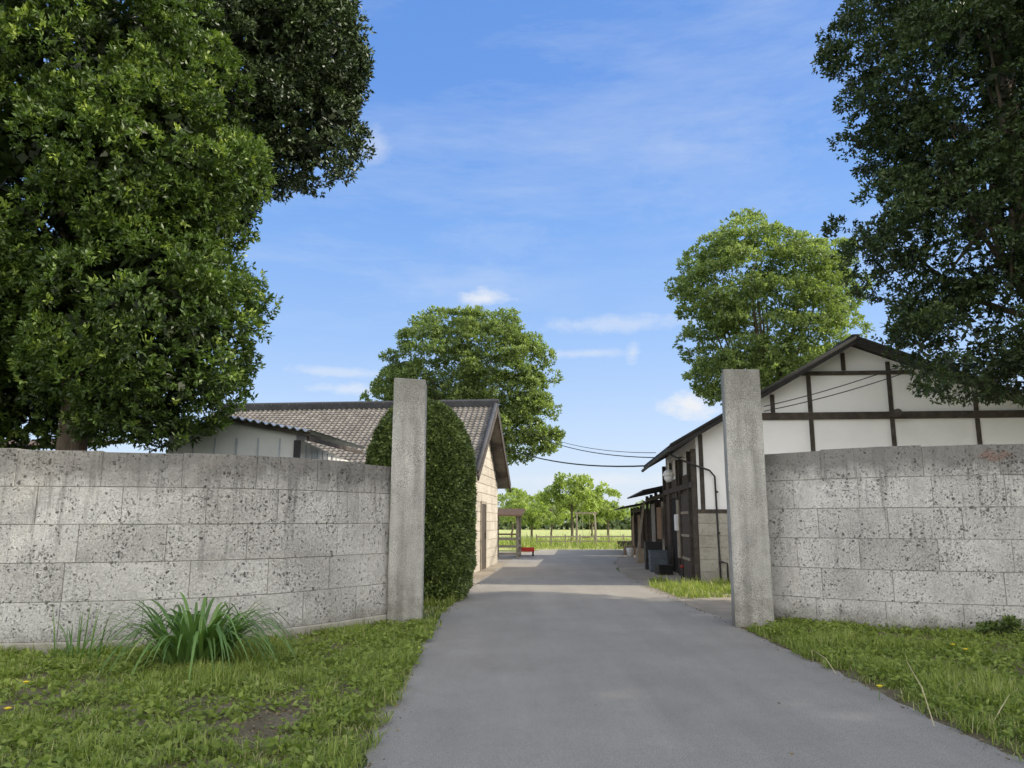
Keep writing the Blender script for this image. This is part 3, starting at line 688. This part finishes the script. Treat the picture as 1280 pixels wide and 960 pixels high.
rt=tree('dark_oak_tree','tall dark evergreen oak overhanging the barn roof at the right edge',(10.1,14.2,0),(9.95,14.1,10.5),.24,
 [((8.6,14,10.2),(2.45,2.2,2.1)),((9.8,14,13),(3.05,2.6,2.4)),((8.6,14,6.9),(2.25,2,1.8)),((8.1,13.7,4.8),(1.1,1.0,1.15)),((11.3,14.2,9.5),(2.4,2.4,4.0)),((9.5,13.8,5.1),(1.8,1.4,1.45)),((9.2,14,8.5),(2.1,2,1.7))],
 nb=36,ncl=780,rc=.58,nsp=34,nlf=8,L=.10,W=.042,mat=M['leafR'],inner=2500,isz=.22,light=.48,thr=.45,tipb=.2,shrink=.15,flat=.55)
for k_,(px,py,s) in enumerate(((18.8,9.4,1.5),(18.4,2.8,1.5),(18.8,-4.0,1.5))):
    c=et.copy(); C.objects.link(c); c.location=(px,py,0); c.scale=(s,s,s); c['label']='tall evergreen beside the lane beyond the right edge, number '+['one','two','three'][k_]+' going back'
    for ch in et.children:
        d=ch.copy(); C.objects.link(d); d.parent=c; d.matrix_parent_inverse=ch.matrix_parent_inverse.copy()
tree('zelkova_tree','broad round zelkova rising behind the stone storehouse roof in the centre',(-2.4,44,0),(-2.7,44,7),.4,
 [((-4.0,44,10.3),(3.4,3.2,3.3)),((-.8,44,9.6),(3.0,3,3.3)),((.5,44,6.9),(2.3,2.5,2.0)),((-5.9,44,8.4),(2.2,2.4,2.3)),((-2.2,44,11.6),(3.2,2.7,2.2)),((-2.4,44,6.5),(3.4,3,1.9))],
 nb=14,ncl=430,rc=.95,nsp=44,nlf=7,L=.17,W=.09,mat=M['leafZ'],light=.44,thr=.45,flat=.45,shrink=.12,cv=.06)
tree('zelkova_tree','sunlit zelkova with loose layered crown rising behind the barn roof ridge',(11.4,33,0),(11.2,33,7),.3,
 [((10.6,33,12.4),(2.9,2.8,2.5)),((9.1,33,11.0),(1.9,2,1.8)),((13.0,33,12.3),(2.3,2.4,2.2)),((10.6,33,9.4),(2.7,2.4,1.9)),((9.8,33,7.8),(1.9,2,1.6)),((13.0,33,9.3),(2.2,2.2,2.4)),((11.6,33,11.0),(2.5,2.4,2.5)),((12.2,33,7.6),(2.2,2,1.6))],
 nb=18,ncl=360,rc=.85,nsp=40,nlf=7,L=.145,W=.078,mat=M['leafZ'],light=.68,thr=.4,flat=.45,shrink=.1,cv=.06)
for i,(u,Y,top,rad,lb,k) in enumerate([(713,52,4.9,1.4,'rounded bright green orchard tree behind the rail fence',1.1),(757,58,4.3,1.3,'orchard tree just left of the farthest shed roof',.9),(664,58,4.0,1.5,'thin open orchard tree near the storehouse, left of the rounded one',.6),(688,75,4.6,1.6,'small far orchard tree between the thin one and the rounded one',.9),(640,70,4.6,1.7,'small far orchard tree close beside the storehouse wall',.9),(738,80,4.6,1.6,'small far orchard tree behind the garden swing',.9)]):
    x=(u-640)/960*Y; zc=top-rad
    tree('orchard_tree',lb,(x,Y,0),(x+.1,Y,zc-.3),.1,[((x,Y,zc),(rad,rad,rad*.85)),((x+.5*rad,Y,zc-.5*rad),(rad*.7,rad*.7,rad*.5)),((x-.6*rad,Y,zc-.4*rad),(rad*.6,rad*.6,rad*.5))],nb=8,
      ncl=int(50*k)+8,rc=.4,nsp=18,nlf=5,L=.19,W=.11,mat=M['leafO'],light=.65,thr=.5)
# clipped hedge : upright clipped column with a domed top
hg=thing('clipped_hedge','tall clipped evergreen hedge column directly behind the left gate pillar','hedge',(-1.86,15.7,0))
HX,HY,RX,RY,ZT=-1.84,15.7,1.04,1.35,3.95
def prof_(z):
    z=np.asarray(z,dtype=float); s=np.ones_like(z); s=np.where(z<.6,.84+.16*z/.6,s)
    up=z>2.3; f=np.clip((z-2.3)/(ZT-2.3),0,1); return np.where(up,np.clip(1-f**2.3,0,1)**.55,s)
def hedge_pts(z,a,k=1.):
    s=prof_(z)*k; ca,sa=np.cos(a),np.sin(a)
    return np.stack([HX+RX*s*np.sign(ca)*np.abs(ca)**.8,HY+RY*s*np.sign(sa)*np.abs(sa)**.8,z],1)
n=130000; z=np.concatenate([rng.uniform(.04,ZT-.15,int(n*.8)),2.3+(ZT-2.3)*(1-rng.random(n-int(n*.8))**(1.4/.55))**(1/2.3)]); a=rng.uniform(0,2*np.pi,n)
P=hedge_pts(z,a); eps=.03
ta=hedge_pts(z,a+eps)-P; tz=hedge_pts(np.minimum(z+eps,ZT-.001),a)-P; tz[:,2]=np.maximum(tz[:,2],1e-3)
Dn=unit(np.cross(ta,tz)); flip=np.sum(Dn*(P-np.array([HX,HY,1.8])),1)<0; Dn[flip]*=-1
lump=np.sin(P[:,0]*7+P[:,2]*5)*np.sin(P[:,1]*6)*np.sin(P[:,2]*6.3+1)+.6*np.sin(P[:,0]*17+1)*np.sin(P[:,2]*15)
P=P+Dn*(lump*.04+rng.uniform(-.06,.03,n))[:,None]
ti=np.clip(.48+.12*lump+rng.normal(0,.17,n)+.25*(rng.random(n)>.85),0,1)
v,q,tt=leaf_quads(P,unit(Dn*.8+sph(n)*.9),rng.uniform(.05,.09,n),rng.uniform(.025,.04,n),ti)
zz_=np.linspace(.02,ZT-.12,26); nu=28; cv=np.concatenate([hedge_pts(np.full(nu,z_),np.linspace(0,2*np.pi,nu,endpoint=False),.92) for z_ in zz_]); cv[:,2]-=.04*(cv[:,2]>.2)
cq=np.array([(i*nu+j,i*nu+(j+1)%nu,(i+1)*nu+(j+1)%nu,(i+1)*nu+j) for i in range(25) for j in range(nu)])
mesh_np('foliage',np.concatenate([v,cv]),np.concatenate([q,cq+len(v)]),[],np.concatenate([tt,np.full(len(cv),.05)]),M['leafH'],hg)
MB().tube([(-1.86,15.7,0),(-1.86,15.7,1.2)],.12,8).build('stem',M['bark'],hg,world=True)
# ------------------------------------------------------------------ grass
def strips(P,az,L,W,lean,tint,seg=2,dr=.45,hp=1.5):
    n=len(P); d=np.stack([np.cos(az),np.sin(az),np.zeros(n)],1); s=np.stack([-np.sin(az),np.cos(az),np.zeros(n)],1)
    Vs=[]; ld=np.minimum(lean,1.)
    for k in range(seg+1):
        f=k/seg; c=P+d*(lean*L*f**hp)[:,None]+np.array([0,0,1])*(L*(f-dr*ld*f**2.4))[:,None]
        wv=W*(1-f**2*.92)*(.7+.3*min(1,f*4)); Vs+= [c-s*wv[:,None]/2,c+s*wv[:,None]/2]
    V=np.stack(Vs,1).reshape(-1,3); m=(seg+1)*2; b=np.arange(n)[:,None]*m
    Q=np.concatenate([b+np.array([2*k,2*k+1,2*k+3,2*k+2]) for k in range(seg)]); return V,Q,np.repeat(tint,m)
def scatter(poly,dn):
    xs=[p[0] for p in poly];ys=[p[1] for p in poly]; A=(max(xs)-min(xs))*(max(ys)-min(ys)); n=int(A*dn)
    x=rng.uniform(min(xs),max(xs),n);y=rng.uniform(min(ys),max(ys),n); ins=np.zeros(n,bool)
    for i in range(len(poly)):
        x0,y0=poly[i];x1,y1=poly[(i+1)%len(poly)]
        c=((y0>y)!=(y1>y))&(x<(x1-x0)*(y-y0)/((y1-y0) or 1e-9)+x0); ins^=c
    return x[ins],y[ins]
from mathutils import noise as mn
def pnz(x,y,s,o=0): return np.array([mn.noise(Vector((a*s+o,b*s,o))) for a,b in zip(x,y)])
VS=[];QS=[];TS=[];off=0
def addg(v,q,t):
    global off
    VS.append(v);QS.append(q+off);TS.append(t);off+=len(v)
sA=np.array(gnd(285,945)[:2]); sB=np.array(gnd(385,880)[:2])
for poly,dn,hm,zb in(([(-.88,4.4),(-4.2,4.4),(-7.6,9.0),(-5.7,8.9),(-4.2,9.15),(-3.3,9.65),(-2.5,10.5),(-1.85,11.5),(-1.10,11.5),(-1.07,9),(-.93,7)],4000,.095,.045),
                  ([(3.16,4.6),(5.2,4.6),(7.4,9.9),(5.4,10.7),(3.85,11.95),(3.75,11.2),(3.22,11.2)],3700,.085,.045),
                  ([(3.35,15.6),(3.2,18.5),(3.6,20.5),(4.6,19.2),(7.5,18.6),(7.0,16.4)],700,.12,0.02),
                  ([(-1.15,12.2),(-1.0,16.8),(-1.6,17.2),(-3,14),(-2.5,12.2)],900,.12,0.02),
                  ([(0,42.3),(9,42.3),(12,60),(-3,60)],45,.4,0.02)):
    x,y=scatter(poly,dn); pn=pnz(x,y,.9,3)*1.6; pn2=pnz(x,y,3.2,9)*1.6; pn3=pnz(x,y,7.5,4)*1.6
    keep=rng.random(len(x))<np.clip(.88+.45*pn+.5*pn2+.3*pn3,.22,1)
    # ragged edge toward the road
    near=dn>1000
    if near:
        ed=np.where(x<1,-1.0-x,x-3.3)+.10*pn3+.12*pn2; keep&=rng.random(len(x))<np.clip((ed+.08)/.14,0,1)
    ab=sB-sA; tt_=np.clip(((x-sA[0])*ab[0]+(y-sA[1])*ab[1])/ab.dot(ab),0,1)
    dd=np.hypot(x-sA[0]-ab[0]*tt_,y-sA[1]-ab[1]*tt_)/.36+1.1*pn2+.6*pn3; keep&=rng.random(len(x))<np.clip((dd-.35)*.9,.12,1)
    x,y,pn,dd,pn2=x[keep],y[keep],pn[keep],dd[keep],pn2[keep]; n=len(x)
    big=hm>.3
    h=hm*rng.uniform(.35,1.5,n)*np.clip(1+.9*pn+.5*pn2,.4,2.6)*np.clip(dd*.7,.4,1)
    P=np.stack([x,y,np.full(n,zb-.02)],1)
    ti=np.clip(rng.normal(.42,.16,n)+.25*pn,0,.74); dry=rng.random(n)<np.clip(.12-.2*pn+.25*(dd<1.4),.03,.5); ti[dry]=rng.uniform(.8,1,dry.sum())
    v,q,t_=strips(P,rng.uniform(0,6.28,n),h,(.03 if big else .009)*rng.uniform(.7,1.4,n)*(2 if poly[0][1]>12 and not big else 1),rng.uniform(.1,1.3,n),ti); addg(v,q,t_)
    if not big and near:
        k=n//3; cx=rng.choice(n,k//30); s=np.repeat(cx,30); k=len(s)
        P2=P[s]+np.stack([rng.normal(0,.07,k),rng.normal(0,.07,k),rng.uniform(.015,.09,k)],1)
        okk=(P2[:,0]<-1.0)|(P2[:,0]>3.33); P2=P2[okk]; k=len(P2)
        v,q,t_=leaf_quads(P2,unit(sph(k)*np.array([1,1,.25])+np.array([0,0,.25])),rng.uniform(.03,.08,k),rng.uniform(.02,.045,k),np.clip(rng.normal(.45,.13,k),0,.72)); addg(v,q,t_)
for pts,dn in (([(-7.5,8.65),(-5.7,8.8),(-4.2,9.12),(-3.3,9.6),(-2.5,10.45),(-1.9,11.35)],200),([(3.9,11.8),(5.2,10.7),(8,9.75)],130)):
    for a,b in zip(pts,pts[1:]):
        L_=math.hypot(b[0]-a[0],b[1]-a[1]); n=int(L_*dn); s=rng.random(n); x=a[0]+(b[0]-a[0])*s+rng.normal(0,.05,n); y=a[1]+(b[1]-a[1])*s+rng.normal(-.03,.05,n)
        v,q,t_=strips(np.stack([x,y,np.full(n,.03)],1),rng.uniform(0,6.28,n),rng.uniform(.05,.22,n),rng.uniform(.006,.012,n),rng.uniform(.2,1,n),np.clip(rng.normal(.4,.15,n),0,.7),3); addg(v,q,t_)
gr=mesh_np('grass',np.concatenate(VS),np.concatenate(QS),[],np.concatenate(TS),M['grass'],None); tag(gr,'short mixed grass and weeds along both sides of the driveway','grass',kind='stuff')
n=600; y=rng.uniform(4.6,20,n); side=rng.random(n); ex=np.where(side<.5,np.interp(y,[p[1] for p in LE],[p[0] for p in LE])+np.abs(rng.normal(0,.08,n)),np.interp(y,[p[1] for p in RE],[p[0] for p in RE])-np.abs(rng.normal(0,.08,n)))
far=rng.random(n)<.02; ex[far]=rng.uniform(-.9,3.1,far.sum())
m2=700; tl=rng.random(m2); ex=np.concatenate([ex,sA[0]+(sB[0]-sA[0])*tl+rng.normal(0,.32,m2)]); y=np.concatenate([y,sA[1]+(sB[1]-sA[1])*tl+rng.normal(0,.32,m2)]); zl=np.concatenate([rng.uniform(.018,.026,n),rng.uniform(.05,.075,m2)]); n+=m2
v,q,tt=leaf_quads(np.stack([ex,y,zl],1),unit(sph(n)*np.array([1,1,.12])+np.array([0,0,.08])),rng.uniform(.015,.045,n),rng.uniform(.008,.02,n),rng.random(n))
fl=mesh_np('fallen_leaves',v,q,[],tt,M['litter'],None); tag(fl,'small dead leaves scattered along the edges of the road','leaf litter',kind='stuff')
def clump(name,label,x,y,n,L,W,mat,cat='plant',z=.05,spread=.16,lean=(.25,1.0),dr=.6,hp=1.5):
    t_=thing(name,label,cat,(x,y,z)); a=rng.uniform(0,6.28,n); r=spread*np.sqrt(rng.random(n))
    P=np.stack([r*np.cos(a),r*np.sin(a),np.zeros(n)],1)
    v,q,tt=strips(P,a+rng.normal(0,.4,n),L*rng.uniform(.6,1.15,n),W*rng.uniform(.8,1.2,n),rng.uniform(lean[0],lean[1],n),np.clip(rng.normal(.45,.17,n),0,1),14,dr,hp)
    mesh_np('leaves',v,q,[],tt,mat,t_,world=False); return t_
p=gnd(246,836); clump('daylily_plant','large clump of long arching strap leaves at the foot of the left wall',p[0],p[1]-.1,200,1.3,.044,M['lily'],spread=.28,lean=(.45,.84),dr=1.2,hp=1.05)
p=gnd(95,832); clump('daylily_plant','small sparse clump of thin upright leaves left of the big strap leaved clump',p[0],p[1],40,.6,.016,M['lily'],spread=.25,lean=(.1,.9))
def bush(label,x,y,s):
    t_=thing('low_shrub',label,'shrub',(x,y,0)); crown('leaves',[((x,y,s*.45),(s*1.4,s*.7,s*.5))],22,.16*s/.4,12,4,.075,.04,M['leafH'],t_,light=.7,thr=.3); MB().tube([(x,y,0),(x,y,s*.5)],.012,5).build('stem',M['bark'],t_,world=True)
p=gnd(1266,803); bush('small leafy green shrub against the right wall at the picture edge',p[0],p[1]+.1,.24)
for u,v,lb in((1190,806,'yellow dandelion near the right wall'),(1098,858,'yellow dandelion closest to the road on the right verge'),(31,853,'yellow dandelion on the left verge, upper of two'),(8,886,'yellow dandelion at the left picture edge'),(1206,812,'second yellow dandelion just right of the one near the right wall')):
    p=gnd(u,v,.14); d_=thing('dandelion',lb,'flower',(p[0],p[1],.03)); MB().tube([(0,0,0),(.01,0,.11)],.003,5).build('stem',M['lily'],d_)
    m=MB(); nn=14; vs=[(0.01,0,.125)]+[(.01+(.024+.005*(k%2))*math.cos(k*2*math.pi/nn),(.024+.005*(k%2))*math.sin(k*2*math.pi/nn),.117) for k in range(nn)]+[(.01,0,.10)]
    m.add(vs,[(0,1+k,1+(k+1)%nn) for k in range(nn)]+[(nn+1,1+(k+1)%nn,1+k) for k in range(nn)]); m.build('flower_head',M['yellow'],d_)
for a,b,lb in(((1168,908),(1133,826),'dry pale straw stalk leaning on the right verge'),((1240,905),(1262,868),'short dry straw stalk at the right verge edge'),((205,905),(178,884),'dry straw stalk lying on the left verge'),((1045,842),(1015,812),'thin dry stalk near the right pillar')):
    p=Vector(gnd(*a,.05)); q_=Vector(at(b[0],b[1],p.y+.25)); q_.z=max(q_.z,.1)
    o=MB().tube([p,p.lerp(q_,.5)+Vector((.02,0,.03)),q_],[.004,.0035,.0015],5).build('dry_stalk',M['straw']); tag(o,lb,'stalk')
# ------------------------------------------------------------------ wires
def wire(label,a,b,sag,r=.018):
    a=Vector(a);b=Vector(b); pts=[a.lerp(b,i/16)-Vector((0,0,sag*4*(i/16)*(1-i/16))) for i in range(17)]
    o=MB().tube(pts,r,5).build('overhead_wire',M['black'],smooth=True); tag(o,label,'wire')
wire('lower thick overhead cable from the barn eave toward the centre tree',at(814,582,25.5),at(600,545,44),.55,.028)
wire('middle overhead cable from the barn eave toward the centre tree',at(818,572,25.5),at(640,530,44),.45,.018)
wire('highest thin overhead cable from the barn eave toward the centre tree',at(820,566,25.5),at(660,536,44),.35,.012)
wire('overhead cable crossing the white barn gable, upper of two',at(1200,428,18.0),at(955,508,18.2),.12,.012)
wire('overhead cable crossing the white barn gable, lower of two',at(1200,440,18.0),at(955,514,18.2),.12,.012)
